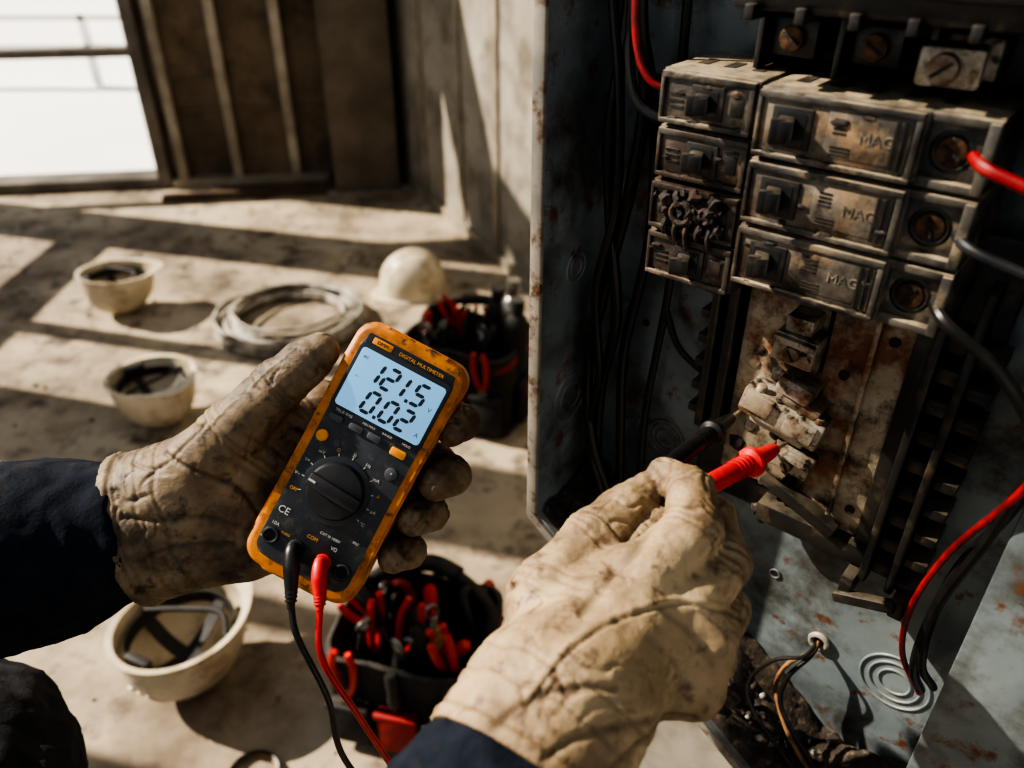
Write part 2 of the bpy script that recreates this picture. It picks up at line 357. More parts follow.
def breaker(x0,x1,z0,z1,yf,wide,burnt=False,sd=0):
    b=MB(); gap=.0004; z0+=gap; z1-=gap; x0+=gap; x1-=gap; h=z1-z0
    body='brk'; fc='brk2'
    b.bb((x0,yf+.010,z0),(x1,-.02,z1),body,bev=.0018)
    xe=x1-(.036 if wide else .0)
    b.bb((x0,yf+.003,z0+.001),(xe,yf+.022,z1-.0005),body,bev=.0014)
    b.bb((x0+.003,yf+.001,z0+.005),(xe-.004,yf+.012,z1-.004),fc,bev=.0016)
    b.bb((x0+.001,yf-.0015,z1-.006),(xe-.002,yf+.01,z1-.0015),body,bev=.001)
    b.bb((x0+.001,yf-.0015,z0+.0015),(xe-.002,yf+.01,z0+.005),body,bev=.001)
    b.bb((x0+.0005,yf-.001,z0+.004),(x0+.0035,yf+.01,z1-.004),body,bev=.001)
    b.bb((xe-.006,yf-.001,z0+.004),(xe-.002,yf+.01,z1-.004),body,bev=.001)
    tx=x0+(.024 if wide else .036); tz=(z0+z1)/2; tw=.011 if wide else .010; th=h*.24
    if not burnt:
        b.bb((tx-tw-.002,yf-.0008,tz-th-.002),(tx+tw+.002,yf+.004,tz+th+.002),'blk',bev=.001)
        b.bb((tx-tw+.002,yf-.0014,tz-th+.001),(tx+tw-.002,yf+.003,tz+th-.001),'dial')
        rot=Matrix.Rotation(rad(22),4,'Z')
        b.box((tx-.001,yf-.006,tz),(.010,.016,th*1.35),'blk',rot=rot,bev=.0018)
        b.box((tx-.0035,yf-.0125,tz),(.009,.0045,th*1.5),'blk',rot=rot,bev=.0015)
    if wide:
        b.bb((tx+.022,yf+.0002,z0+.009),(tx+.066,yf+.003,z1-.008),'brk2',bev=.0008)
        T=Matrix.Translation((tx+.052,yf-.0001,tz+.001))@Matrix.Rotation(rad(90),4,'X')
        b.text('MAG',.0095,'emb',T,ext=.0003)
        for q in range(3): b.bb((tx+.026,yf-.0003,z0+.0105+q*.0022),(tx+.038,yf+.001,z0+.0115+q*.0022),'blk')
        for q in range(4): b.bb((tx+.026,yf-.0002,z1-.013-q*.0026),(tx+.034,yf+.001,z1-.0118-q*.0026),'char')
    else:
        for q in range(3): b.bb((x0+.008,yf+.0002,tz-.006+q*.004),(x0+.018,yf+.002,tz-.0045+q*.004),'blk')
        b.bb((xe-.018,yf+.0002,tz-.006),(xe-.009,yf+.002,tz+.006),'blk',bev=.0006)
        b.bb((x0+.046+.006,yf-.0006,tz+.008),(xe-.008,yf+.002,tz+.0095),'blk')
    if wide:
        b.bb((xe-.002,yf+.004,z0+.001),(x1,yf+.024,z0+.006),body,bev=.001)
        b.bb((xe-.002,yf+.004,z1-.006),(x1,yf+.024,z1-.001),body,bev=.001)
        b.bb((x1-.006,yf+.002,z0+.002),(x1,yf+.024,z1-.002),body,bev=.001)
        cx=xe+.014
        b.torus((cx,yf+.012,tz),.0105,.0028,'blk',axis='Y',seg=24)
        b.cyl((cx,yf+.014,tz),(cx,yf+.0085,tz),.0085,.0085,'brass',bev=.001)
        b.box((cx,yf+.0083,tz),(.013,.0015,.002),'char',rot=Matrix.Rotation(rad(35+sd*40),4,'Y'))
        for q in range(3): b.bb((xe-.016+q*.004,yf-.001,z0+.008),(xe-.0145+q*.004,yf+.004,z1-.008),'blk')
    for q in range(5 if wide else 3):
        xx=x0+.012+q*(.022 if wide else .02)
        b.bb((xx,yf+.026,z1-.001),(xx+.008,yf+.045,z1+.0005),'blk')
    rr_=random.Random(sd*7+(50 if wide else 0))
    for q in range(14):
        b.blob((rr_.uniform(x0+.004,xe-.004),yf+rr_.uniform(-.0005,.0015),rr_.choice([z0+.004,z1-.004,rr_.uniform(z0,z1)])),rr_.uniform(.0012,.0032),rr_.choice(['char','dirt','char','blk']),.5,2,q,2,(1.8,.5,.8))
    if burnt:
        for q in range(46):
            a=random.uniform(0,6.28); rr=random.uniform(0,.019)
            b.blob((tx-.002+rr*1.8*math.cos(a),yf+random.uniform(-.003,.002),tz+rr*.8*math.sin(a)),random.uniform(.0025,.0055),random.choice(['char','char','char','char','burn']),.6,2.4,q,2)
        b.blob((tx,yf+.002,tz+.002),.016,'char',.35,1.5,4,3,(1.8,.22,.95))
        b.torus((tx-.008,yf-.003,tz-.001),.0075,.0024,'char',axis='Y',seg=20)
        for q in range(5): b.tube([(tx-.02+q*.009,yf-.001,tz-.008),(tx-.021+q*.009,yf-.003,tz-.015),(tx-.020+q*.009,yf-.001,tz-.019-.004*(q%3))],.0018,'char',seg=6,n=4,rs=[.0028,.002,.0018])
    o=b.finish('circuit_breaker',PM); child(o,panel)
YF=-.10
for i in range(4):
    h=.0379; z1=1.3915-i*h; breaker(.0975,.1690,z1-h,z1,YF+.002*(i%2),False,burnt=(i==2),sd=i)
for i in range(3):
    h=.0447; z1=1.390-i*h; breaker(.1700,.3080,z1-h,z1,YF-.004,True,sd=i)

b=MB()
b.bb((.145,-.11,1.432),(.345,-.02,1.53),'blk',bev=.004); b.bb((.15,-.118,1.445),(.34,-.10,1.50),'blk',bev=.003)
for q in range(6): b.bb((.158+q*.031,-.116,1.427),(.164+q*.031,-.05,1.436),'blk',bev=.001)
b.bb((.13,-.03,1.385),(.37,-.018,1.435),'blk',bev=.002)
for x in (.170,.222,.275):
    b.box((x,-.045,1.412),(.030,.034,.024),'blk' if x<.23 else 'lug',bev=.002)
    b.bb((x-.022,-.07,1.392),(x-.018,-.02,1.432),'blk',bev=.001)
    b.cyl((x,-.062,1.412),(x,-.068,1.412),.008,.008,'brass' if x<.25 else 'screw',bev=.001); b.box((x,-.0685,1.412),(.012,.001,.002),'char',rot=Matrix.Rotation(rad(30),4,'Y'))
b.box((.268,-.07,1.409),(.034,.03,.022),'lug',bev=.003,rot=Matrix.Rotation(rad(8),4,'Z'))
b.cyl((.268,-.084,1.409),(.268,-.092,1.409),.0085,.0085,'screw',bev=.001); b.box((.268,-.0925,1.409),(.013,.001,.002),'char',rot=Matrix.Rotation(rad(-40),4,'Y'))
b.bb((.312,-.06,1.39),(.36,-.02,1.43),'blk',bev=.003)
b.bb((.325,-.09,1.36),(.333,-.02,1.43),'blk',bev=.002)
child(b.finish('bus_assembly',PM),panel)

b=MB()
b.bb((.128,-.016,1.0),(.338,-.004,1.30),'blk',bev=.002)
b.bb((.128,-.035,1.075),(.136,-.006,1.28),'blk',bev=.002); b.bb((.140,-.03,1.06),(.150,-.006,1.28),'blk',bev=.002)
for q in range(7): b.bb((.118,-.03,1.085+q*.024),(.13,-.008,1.093+q*.024),'blk',bev=.001)
for X in (.298,.320):
    b.bb((X,-.042,.995),(X+.007,-.006,1.27),'blk',bev=.002)
b.bb((.285,-.03,1.0),(.30,-.006,1.27),'blk',bev=.002)
for q in range(9):
    z=1.0+q*.027
    b.bb((.327,-.038,z),(.344,-.01,z+.009),'blk',bev=.001); b.bb((.305,-.034,z+.004),(.322,-.012,z+.016),'blk',bev=.001)
b.bb((.20,-.034,1.002),(.30,-.006,1.022),'blk',bev=.002)
b.box((.235,-.03,1.04),(.075,.02,.012),'blk',bev=.002,rot=Matrix.Rotation(rad(22),4,'Y'))
b.box((.31,-.05,.985),(.050,.010,.010),'blk',bev=.002,rot=Matrix.Rotation(rad(-20),4,'Y')); b.bb((.288,-.05,.975),(.298,-.01,1.0),'blk',bev=.001)
b.box((.335,-.04,.99),(.012,.02,.02),'blk',bev=.002)
for q in range(16):
    b.blob((random.uniform(.14,.33),-.025,random.uniform(1.0,1.04)),random.uniform(.003,.007),random.choice(['char','blk','dirt']),.6,2,q,2)
b.bb((.155,-.022,1.035),(.222,-.016,1.29),'rust',bev=.001)
b.bb((.226,-.026,1.025),(.288,-.016,1.29),'rust',bev=.001)
b.bb((.258,-.034,1.04),(.262,-.02,1.27),'rust',bev=.001)
for x,z in ((.272,1.21),(.275,1.05),(.165,1.23),(.243,1.17)): b.cyl((x,-.028,z),(x,-.0265,z),.004,.004,'char')
def lug(x,y,z,w,h,d,rz=0,screw=True):
    R=Matrix.Rotation(rad(rz),4,'Y')
    T=Matrix.Translation((x,y,z))@R
    b.box((0,d/2,0),(w,d,h),'lug',bev=.0022,mx=T)
    b.box((0,-.002,h*.32),(w*.96,.006,h*.22),'lug',bev=.001,mx=T)
    if screw:
        b.cyl((0,0,-.001),(0,-.006,-.001),h*.26,h*.26,'screw',bev=.001,mx=T); b.box((0,-.0062,-.001),(h*.4,.001,.0016),'char',rot=Matrix.Rotation(rad(50),4,'Y'),mx=T)
lug(.207,-.047,1.187,.034,.026,.032,4)
b.box((.207,-.03,1.208),(.022,.03,.014),'lug',bev=.002)
b.box((.214,-.032,1.152),(.030,.03,.016),'lug',bev=.003,rot=Matrix.Rotation(rad(14),4,'Y'))
T=Matrix.Translation((.207,-.046,1.122))@Matrix.Rotation(rad(11),4,'Y')
b.box((0,.016,0),(.072,.032,.026),'lug',bev=.003,mx=T)
b.box((-.020,-.001,.004),(.024,.005,.018),'rust',bev=.001,mx=T); b.box((.018,-.001,.002),(.026,.005,.018),'lug',bev=.001,mx=T)
for q in (-.024,-.006,.012,.028): b.cyl((q,.006,.012),(q,.006,.018),.0045,.004,'rust',mx=T,bev=.0008)
b.box((.01,.012,.018),(.035,.02,.010),'rust',bev=.003,mx=T)
b.box((.0,.02,-.018),(.05,.022,.010),'rust',bev=.002,mx=T)
lug(.222,-.044,1.083,.036,.020,.030,10)
b.box((.205,-.028,1.065),(.03,.02,.010),'rust',bev=.002,rot=Matrix.Rotation(rad(20),4,'Y'))
for q in range(38):
    b.blob((random.uniform(.162,.28),-.022,random.uniform(1.04,1.24)),random.uniform(.003,.008),random.choice(['rust','dirt','char','char','burn']),.5,1.6,q,2,(1,.35,1))
child(b.finish('bus_tray',PM),panel)

b=MB()
def wire(pts,r,k): b.tube(pts,r*1.22,k,seg=10,n=8)
wire([(.045,-.05,1.60),(.040,-.055,1.42),(.030,-.055,1.33),(.034,-.05,1.25),(.044,-.045,1.16),(.030,-.04,1.08),(.030,-.04,1.0),(.045,-.05,.945)],.0042,'wblk')
wire([(.060,-.05,1.60),(.052,-.06,1.44),(.060,-.055,1.36),(.050,-.05,1.28),(.028,-.045,1.18),(.020,-.05,1.10),(.03,-.05,1.02),(.055,-.04,.94)],.0045,'wblk')
wire([(.035,-.04,1.60),(.033,-.04,1.45),(.050,-.03,1.36),(.066,-.04,1.30),(.060,-.03,1.22),(.046,-.03,1.12),(.05,-.03,1.03),(.058,-.03,.93)],.0038,'wblk')
wire([(.05,-.065,1.60),(.052,-.07,1.45),(.055,-.075,1.40),(.066,-.08,1.365),(.085,-.08,1.352),(.10,-.075,1.352)],.0030,'wblk')
wire([(.058,-.075,1.60),(.060,-.08,1.46),(.066,-.085,1.405),(.080,-.085,1.378),(.10,-.078,1.372)],.0022,'wred')
wire([(.07,-.02,1.6),(.073,-.03,1.45),(.078,-.03,1.3),(.08,-.02,1.2),(.07,-.02,1.05),(.075,-.02,.93)],.003,'wblk')
wire([(.02,-.06,1.60),(.026,-.06,1.45),(.04,-.06,1.36),(.044,-.06,1.27),(.03,-.06,1.19),(.036,-.055,1.10),(.026,-.05,1.02),(.05,-.05,.95)],.0034,'wblk')
wire([(.08,-.02,1.17),(.095,-.02,1.14),(.118,-.02,1.125),(.14,-.022,1.122)],.0024,'wblk')
wire([(.294,-.088,1.3675),(.306,-.106,1.3655),(.33,-.110,1.360),(.40,-.118,1.345),(.5,-.13,1.32)],.0030,'wred')
wire([(.296,-.085,1.323),(.312,-.106,1.3195),(.35,-.108,1.312),(.42,-.112,1.30),(.5,-.12,1.28)],.0028,'wgry')
wire([(.296,-.085,1.278),(.312,-.106,1.272),(.345,-.10,1.250),(.375,-.09,1.21),(.382,-.085,1.16),(.366,-.075,1.08),(.36,-.06,1.0),(.362,-.04,.93),(.372,-.02,.89)],.0034,'wblk')
wire([(.42,-.125,1.27),(.395,-.12,1.23),(.378,-.11,1.17),(.356,-.08,1.09),(.345,-.06,1.01),(.350,-.04,.94),(.372,-.02,.885)],.0021,'wred')
wire([(.40,-.12,1.30),(.385,-.115,1.22),(.375,-.10,1.13),(.362,-.07,1.03),(.366,-.05,.95),(.38,-.02,.90)],.0030,'wblk')
wire([(.278,.0,.865),(.276,-.02,.862),(.262,-.03,.845),(.258,-.035,.81),(.285,-.05,.775),(.33,-.07,.757),(.37,-.08,.75)],.0019,'wtan')
wire([(.279,.0,.866),(.277,-.02,.858),(.266,-.035,.832),(.27,-.045,.80),(.31,-.06,.772),(.35,-.08,.760)],.0020,'wblk')
wire([(.277,.0,.864),(.274,-.03,.866),(.25,-.04,.85),(.235,-.05,.815),(.25,-.06,.79),(.30,-.07,.76)],.0016,'wblk')
child(b.finish('wiring',PM),panel)

# ------------------------------------------------------------------ SDF meshing (numpy surface nets)
def surface_nets(F,org,h):
    S=F<0; nx,ny,nz=F.shape
    c=np.zeros((nx-1,ny-1,nz-1),np.int8)
    for i in (0,1):
        for j in (0,1):
            for k in (0,1): c+=S[i:nx-1+i,j:ny-1+j,k:nz-1+k]
    act=(c>0)&(c<8); I,J,K=np.nonzero(act)
    vid=-np.ones(act.shape,np.int64); vid[I,J,K]=np.arange(len(I))
    V={(i,j,k):F[I+i,J+j,K+k] for i in(0,1) for j in(0,1) for k in(0,1)}
    acc=np.zeros((len(I),3)); cnt=np.zeros(len(I))
    for ax in range(3):
        for p in (0,1):
            for q in (0,1):
                o=[p,q]; o.insert(ax,0); o2=list(o); o2[ax]=1
                a=V[tuple(o)]; d=V[tuple(o2)]; cr=(a<0)!=(d<0); t=np.where(cr,a/np.where(cr,a-d,1),0)
                pos=np.tile(np.array(o,float),(len(I),1)); pos[:,ax]+=t
                acc+=pos*cr[:,None]; cnt+=cr
    P=(np.stack([I,J,K],1)+acc/cnt[:,None])*h+np.array(org)
    faces=[]
    s0=S[:-1,1:-1,1:-1]; s1=S[1:,1:-1,1:-1]; i,j,k=np.nonzero(s0!=s1); j+=1;k+=1
    f=np.stack([vid[i,j-1,k-1],vid[i,j,k-1],vid[i,j,k],vid[i,j-1,k]],1); fl=~S[i,j,k]; f[fl]=f[fl][:,::-1]; faces.append(f)
    s0=S[1:-1,:-1,1:-1]; s1=S[1:-1,1:,1:-1]; i,j,k=np.nonzero(s0!=s1); i+=1;k+=1
    f=np.stack([vid[i-1,j,k-1],vid[i-1,j,k],vid[i,j,k],vid[i,j,k-1]],1); fl=~S[i,j,k]; f[fl]=f[fl][:,::-1]; faces.append(f)
    s0=S[1:-1,1:-1,:-1]; s1=S[1:-1,1:-1,1:]; i,j,k=np.nonzero(s0!=s1); i+=1;j+=1
    f=np.stack([vid[i-1,j-1,k],vid[i,j-1,k],vid[i,j,k],vid[i-1,j,k]],1); fl=~S[i,j,k]; f[fl]=f[fl][:,::-1]; faces.append(f)
    return P,np.concatenate(faces)
def smin(a,b,k):
    h=np.maximum(k-np.abs(a-b),0)/k
    return np.minimum(a,b)-h*h*k*.25
class Grid:
    def __init__(s,lo,hi,h):
        s.lo=np.array(lo,float); s.h=h
        n=[int((hi[i]-lo[i])/h)+2 for i in range(3)]
        s.X,s.Y,s.Z=np.meshgrid(*[np.arange(n[i],dtype=np.float32)*h+lo[i] for i in range(3)],indexing='ij',sparse=True)
    def cap(s,p,q,r0,r1,flat=None):
        p=np.array(p,float);q=np.array(q,float);d=q-p;L2=d@d+1e-9
        ax=s.X-p[0];ay=s.Y-p[1];az=s.Z-p[2]
        t=np.clip((ax*d[0]+ay*d[1]+az*d[2])/L2,0,1)
        ex=ax-t*d[0];ey=ay-t*d[1];ez=az-t*d[2]
        e2=ex*ex+ey*ey+ez*ez
        if flat is not None:
            n=np.array(flat[0],float); n/=np.linalg.norm(n); w=ex*n[0]+ey*n[1]+ez*n[2]
            e2=e2+(flat[1]**2-1)*w*w
        return (np.sqrt(e2)-(r0+(r1-r0)*t)).astype(np.float32)
    def plane(s,c,n):
        n=np.array(n,float); n/=np.linalg.norm(n)
        return ((s.X-c[0])*n[0]+(s.Y-c[1])*n[1]+(s.Z-c[2])*n[2]).astype(np.float32)
def chain(G,pts,rs,k=4):
    f=None
    for a,b_,r0,r1 in zip(pts,pts[1:],rs,rs[1:]):
        c=G.cap(a,b_,r0,r1); f=c if f is None else smin(f,c,k)
    return f
def mk(name,P,Fc,mkey,mx,disp,parent,tips=()):
    me=bpy.data.meshes.new(name); me.from_pydata(P.tolist(),[],Fc.tolist()); me.update()
    n=len(P); nr=np.zeros(n*3,np.float32); me.vertex_normals.foreach_get('vector',nr); nr=nr.reshape(-1,3)
    r=disp(P,nr); D,Gr=r if isinstance(r,tuple) else (r,None)
    P2=(P+nr*D[:,None])*.001
    me.vertices.foreach_set('co',P2.astype(np.float32).ravel()); me.update()
    if Gr is not None:
        for t_,rad_,amt in tips:
            dd=np.linalg.norm(P-np.array(t_,float),axis=1); Gr=Gr+amt*np.clip(1.3-dd/rad_,0,1)*(.6+.5*np.sin(P[:,0]*.7)*np.sin(P[:,1]*.5+1))
        at=me.attributes.new('crease_dark_and_grime','FLOAT','POINT'); at.data.foreach_set('value',np.clip(Gr,0,.8).astype(np.float32))
    me.polygons.foreach_set('use_smooth',[True]*len(me.polygons)); me.materials.append(M[mkey])
    o=bpy.data.objects.new(name,me); SC.collection.objects.link(o); o.matrix_world=mx; child(o,parent); return o
def leather_noise(P,sc,seed,amp):
    out=np.zeros(len(P)); cr=np.zeros(len(P))
    for i,p in enumerate(P):
        v=Vector(p)
        w=noise.noise(v/34+Vector((seed,0,0)))
        w2=noise.noise(v/20+Vector((0,seed,3)))
        n1=noise.noise(Vector((v.x/sc,v.y/sc,v.z/(sc*1.4)))+Vector((w*1.8,seed,w2)))
        n2=noise.noise(v/(sc*.36)+Vector((seed,w,w2)))
        m=max(0,min(1,.5+1.6*w2))
        e1=1-min(1,abs(n1)/.18); e2=1-min(1,abs(n2)/.2)
        e1=e1*e1*(3-2*e1)
        c=m*e1*1.0+.25*(1-m*.5)*e2*e2
        cr[i]=c
        out[i]=-amp*c+amp*.7*w+.6*amp*noise.noise(v/11+Vector((w*2,0,seed)))+.10*noise.noise(v/1.8)
    return out,cr
def joint_creases(P,joints,amp=1.6):
    d=np.zeros(len(P))
    for J,D,R,offs in joints:
        J=np.array(J,float);D=np.array(D,float);D/=np.linalg.norm(D)
        q=P-J; s=q@D; rr=np.linalg.norm(q,axis=1)
        m=np.clip((R*1.9-rr)/6,0,1)
        wob=1.5*np.sin(q[:,0]*.25+q[:,1]*.2)
        for o in offs: d-=amp*np.exp(-((s+wob-o)/1.5)**2)*m
    return d
def poly_crease(P,nr,line,w,amp,zmin=.0):
    best=np.full(len(P),1e9)
    L=[np.array(q,float) for q in line]
    for _ in range(2):
        N=[L[0]]
        for a,b_ in zip(L,L[1:]): N+= [a*.75+b_*.25,a*.25+b_*.75]
        N.append(L[-1]); L=N
    for a,b_ in zip(L,L[1:]):
        d=b_-a
        q=P[:,:2]-a; t=np.clip((q@d)/(d@d+1e-9),0,1); e=q-t[:,None]*d
        best=np.minimum(best,np.linalg.norm(e,axis=1))
    return amp*np.exp(-(best/w)**2)*np.clip((nr[:,2]-zmin)*3,0,1)

TILT=rad(32.5); cp,sp=math.cos(TILT),math.sin(TILT)
def work_frame(o): return Matrix(((1,0,0,o[0]),(0,sp,-cp,o[1]),(0,cp,sp,o[2]),(0,0,0,1)))
ML=work_frame((-.1230,.4975,1.1090)); MR=work_frame((.115,.4457,1.130))
electrician=empty('electrician',Matrix.Translation((0,-.15,.9)))

# ---- left gloved hand (mm, frame centred on the multimeter)
G=Grid((-226,-150,-105),(100,118,36),1.4)
wr=(-165,-49,-34)
mcp=[(-36,42,-64),(-30,0,-66),(-38,-38,-66),(-54,-70,-62)]
pip=[(56,38,-66),(56,-6,-64),(38,-38,-62),(20,-72,-58)]
dip=[(80,30,-44),(72,-14,-38),(54,-44,-37),(37,-76,-36)]
tip=[(74,25,-20),(61,-18,-14),(43,-47,-14),(27,-78,-16)]
rf=[(21,17,16,13.5),(22,17.5,16.5,14),(21,17,16,13.5),(19,16,15,12.5)]
palm=G.cap((-225,-66,-32),(-190,-58,-32),66,62,((0,0,1),1.28))
palm=smin(palm,G.cap((-190,-58,-32),wr,61,53,((0,0,1),1.28)),12)
palm=smin(palm,G.cap(wr,(-120,-40,-40),51,46,((0,0,1),1.3)),20)
for m_,r in zip(mcp,(24,25,24,22)):
    palm=smin(palm,G.cap((-135,-44,-42),m_,30,r),14)
palm=smin(palm,G.cap((-150,-80,-34),(-100,-76,-40),27,27),18)
palm=smin(palm,G.cap((-92,-68,-48),(-54,-72,-62),25,22),14)
palm=smin(palm,G.cap((-150,-20,-28),(-112,8,-24),34,30),20)
palm=smin(palm,G.cap((-112,-20,-36),(-86,10,-40),28,22),16)
thumb=chain(G,[(-128,-2,-20),(-102,24,-12),(-64,60,-6),(-42,78,-6),(-29,89,-7)],[29,24,20.5,18,15],8)
palm=smin(palm,thumb,6)
palm=smin(palm,G.cap((-88,26,-36),(-44,46,-52),15,16),14)
body=palm
for i in range(4):
    body=smin(body,chain(G,[mcp[i],pip[i],dip[i],tip[i]],rf[i],5),3)
cutn=(-.96,-.26,0)
CL=(-192,-57,-30)
body=np.maximum(body,G.plane(CL,cutn))
c28,s28=math.cos(rad(28)),math.sin(rad(28))
lx=G.X*c28-G.Y*s28; ly=G.X*s28+G.Y*c28
dx=np.abs(lx)-46.5+10; dy=np.abs(ly)-103.5+10; dz=np.abs(G.Z+21)-22+6
bx=np.sqrt(np.maximum(dx,0)**2+np.maximum(dy,0)**2+np.maximum(dz,0)**2)+np.minimum(np.maximum(np.maximum(dx,dy),dz),0)-8
body=np.maximum(body,-bx)
P,Fc=surface_nets(body,G.lo,1.4)
JL=[]
for i in range(4):
    JL.append((dip[i],np.array(tip[i])-np.array(pip[i]),17,(-5,0,5)))
JL+= [((-62,60,-8),(40,38,0),22,(-9,-4,1,6)),((-102,24,-14),(30,30,0),27,(-12,-5,3,11)),(wr,(.96,.26,0),60,(-14,2,18))]
def dL(P,nr):
    ln,cr=leather_noise(P,16,3.3,1.15)
    d=joint_creases(P,JL,1.1)
    s=(P-np.array(CL))@(-np.array(cutn)); fade=np.clip((s-1.5)/5,0,1)
    d+=poly_crease(P,nr,[(-150,8),(-118,-8),(-92,-20),(-80,-48)],1.8,-2.4)
    d+=poly_crease(P,nr,[(-176,-40),(-150,-44),(-120,-40),(-96,-52)],2.2,-1.8)
    d+=poly_crease(P,nr,[(-168,-75),(-135,-62),(-100,-66)],1.8,-1.6)
    d+=poly_crease(P,nr,[(-178,0),(-155,-6),(-136,10),(-116,32)],1.6,-1.4)
    d+=poly_crease(P,nr,[(-185,-20),(-176,-30),(-160,-24)],2,-1.6)
    d+=-1.1*np.exp(-((s-10)/1.2)**2)
    gr=np.clip(-d/4.5,0,.45)+np.clip(cr*.14,0,.16)  # darkens the colour with crease depth
    d=(d+ln)*fade+1.3*np.exp(-((s-5)/3)**2)*fade+poly_crease(P,nr,[(-120,20),(-98,44),(-66,72),(-45,90)],1.2,.8)
    return d,gr
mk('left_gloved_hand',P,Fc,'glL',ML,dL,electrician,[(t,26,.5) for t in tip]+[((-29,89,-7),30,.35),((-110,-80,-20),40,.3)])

# ---- right gloved hand
R0=dict(
 idx=[(-34,-48,82),(2,-22,60),(6,0,30),(-6,8,4)], mid=[(-10,-66,80),(24,-46,48),(26,-22,12),(12,-12,-12)],
 rng=[(-1,-88,84),(25,-78,43),(19,-66,8),(2,-60,-8)], pky=[(-6,-111,86),(15,-106,50),(10,-102,20),(-4,-96,8)])
RR=dict(idx=(22,18.5,16,13),mid=(22,18,15.5,13),rng=(22,17.5,15,13),pky=(20,16.5,14,12))
G=Grid((-190,-215,-38),(58,36,200),1.4)
cuff0=(-125,-160,150); wrR=(-92,-116,116)
body=G.cap(cuff0,wrR,62,50)
body=smin(body,G.cap(wrR,(-56,-86,90),50,44),22)
for k in R0: body=smin(body,G.cap((-62,-94,90),R0[k][0],34,RR[k][0]+1),10)
body=smin(body,G.cap((-70,-75,66),(-30,-75,56),34,28),16)
body=smin(body,G.cap((-40,-95,60),(-10,-95,50),28,22),12)
th=chain(G,[(-90,-98,90),(-92,-64,66),(-60,-33,38),(-38,-17,22),(-18,-3,8)],[31,26,21,18.5,14],8)
body=smin(body,G.cap((-80,-66,58),(-42,-50,64),20,20),14)
body=smin(body,G.cap((-48,-40,44),(-14,-22,28),15,11),8)
body=smin(body,th,5)
for k in ('pky','rng','mid','idx'): body=smin(body,chain(G,R0[k],RR[k],6),2.5)
dirc=np.array(wrR)-np.array(cuff0); dirc=dirc/np.linalg.norm(dirc)
cc=np.array((-113,-142,138.)); body=np.maximum(body,G.plane(cc,-dirc))
P,Fc=surface_nets(body,G.lo,1.4)
JR=[]
for k in R0:
    a,b_,c_,d_=[np.array(q,float) for q in R0[k]]
    JR.append((b_,c_-a,RR[k][1]*1.1,(-8,-2,5))); JR.append((c_,d_-b_,RR[k][2],(-4,2)))
JR+= [((-62,-32,38),(50,35,-35),22,(-8,-2,5)),((-92,-64,66),(20,35,-28),28,(-8,0,9)),(wrR,dirc,54,(-8,8))]
def dR(P,nr):
    ln,cr=leather_noise(P,20,8.1,1.3)
    d=joint_creases(P,JR,1.1)
    s=(P-cc)@dirc; fade=np.clip((s-1.5)/5,0,1)
    d+=-1.1*np.exp(-((s-10)/1.2)**2)
    d+=poly_crease(P,nr,[(-108,-92),(-86,-70),(-52,-58),(-18,-56),(8,-62),(30,-76)],.9,-1.2,-.1)
    d+=poly_crease(P,nr,[(-76,-56),(-58,-42),(-40,-28),(-26,-14)],2.2,-2.6,-.3)
    d+=poly_crease(P,nr,[(-130,-104),(-106,-88),(-80,-84),(-60,-88)],2.0,-2.0)
    d+=poly_crease(P,nr,[(-110,-118),(-84,-104),(-58,-104),(-36,-112)],2.0,-1.8)
    d+=poly_crease(P,nr,[(-86,-140),(-62,-122),(-34,-118),(-8,-124)],2.2,-2.0)
    d+=poly_crease(P,nr,[(-56,-60),(-36,-70),(-18,-90),(-12,-112)],2.0,-1.1)
    d+=poly_crease(P,nr,[(-28,-58),(-10,-72),(2,-92)],2.0,-1.1)
    gr=np.clip(-d/4.2,0,.48)+np.clip(cr*.13,0,.16)  # deeper creases get a darker colour
    d=(d+ln)*fade+1.5*np.exp(-((s-5)/3)**2)*fade+poly_crease(P,nr,[(-108,-89),(-86,-67),(-52,-55),(-18,-53),(8,-59),(30,-73)],1.3,.7,-.1)
    return d,gr
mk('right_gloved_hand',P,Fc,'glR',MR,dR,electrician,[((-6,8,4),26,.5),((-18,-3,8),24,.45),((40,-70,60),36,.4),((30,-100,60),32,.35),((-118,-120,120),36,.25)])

def cloth_disp(sc,amp,seed):
    def f(P,nr):
        out=np.zeros(len(P))
        for i,p in enumerate(P):
            v=Vector(p); w=noise.noise(v/90+Vector((seed,0,0)))
            n1=noise.noise(Vector((p[0]/sc,p[1]/(sc*1.6),p[2]/sc))+Vector((w*2,seed,w)))
            out[i]=amp*n1+amp*.6*(1-abs(noise.noise(v/(sc*.7)+Vector((seed,w,4))))*2)+amp*.2*noise.noise(v/9)
        return out
    return f
WI=Matrix.Identity(4)
def mm(p): return tuple(1000*c for c in p)
lw=ML@Vector((-.182,-.053,-.034)); lc2=ML@Vector((-.262,-.074,-.034))
G=Grid((-670,-360,820),(330,620,1360),4)
jl=chain(G,[mm(lw),mm(lc2),(-550,330,1090)],[53,70,84],20)
lcut=ML@Vector((-.183,-.055,-.030)); ln_=(ML.to_3x3()@Vector((.96,.26,0)))
jl=np.maximum(jl,G.plane(mm(lcut),ln_))
jb=smin(jl,chain(G,[(-550,330,1090),(-420,140,1170),(-240,-30,1235)],[78,80,82],20),30)
rc2=MR@Vector((-.130,-.172,.160)); rw=MR@Vector((-.108,-.137,.133))
jr=chain(G,[mm(rw),mm(rc2),(-20,60,930)],[51,62,68],15)
rcut=MR@Vector((-.110,-.139,.136)); rn=MR.to_3x3()@Vector(dirc)
jr=np.maximum(jr,G.plane(mm(rcut),rn))
jb=smin(jb,jr,10)
jb=smin(jb,chain(G,[(-20,60,930),(120,-60,1080),(220,-60,1225)],[70,76,82],20),30)
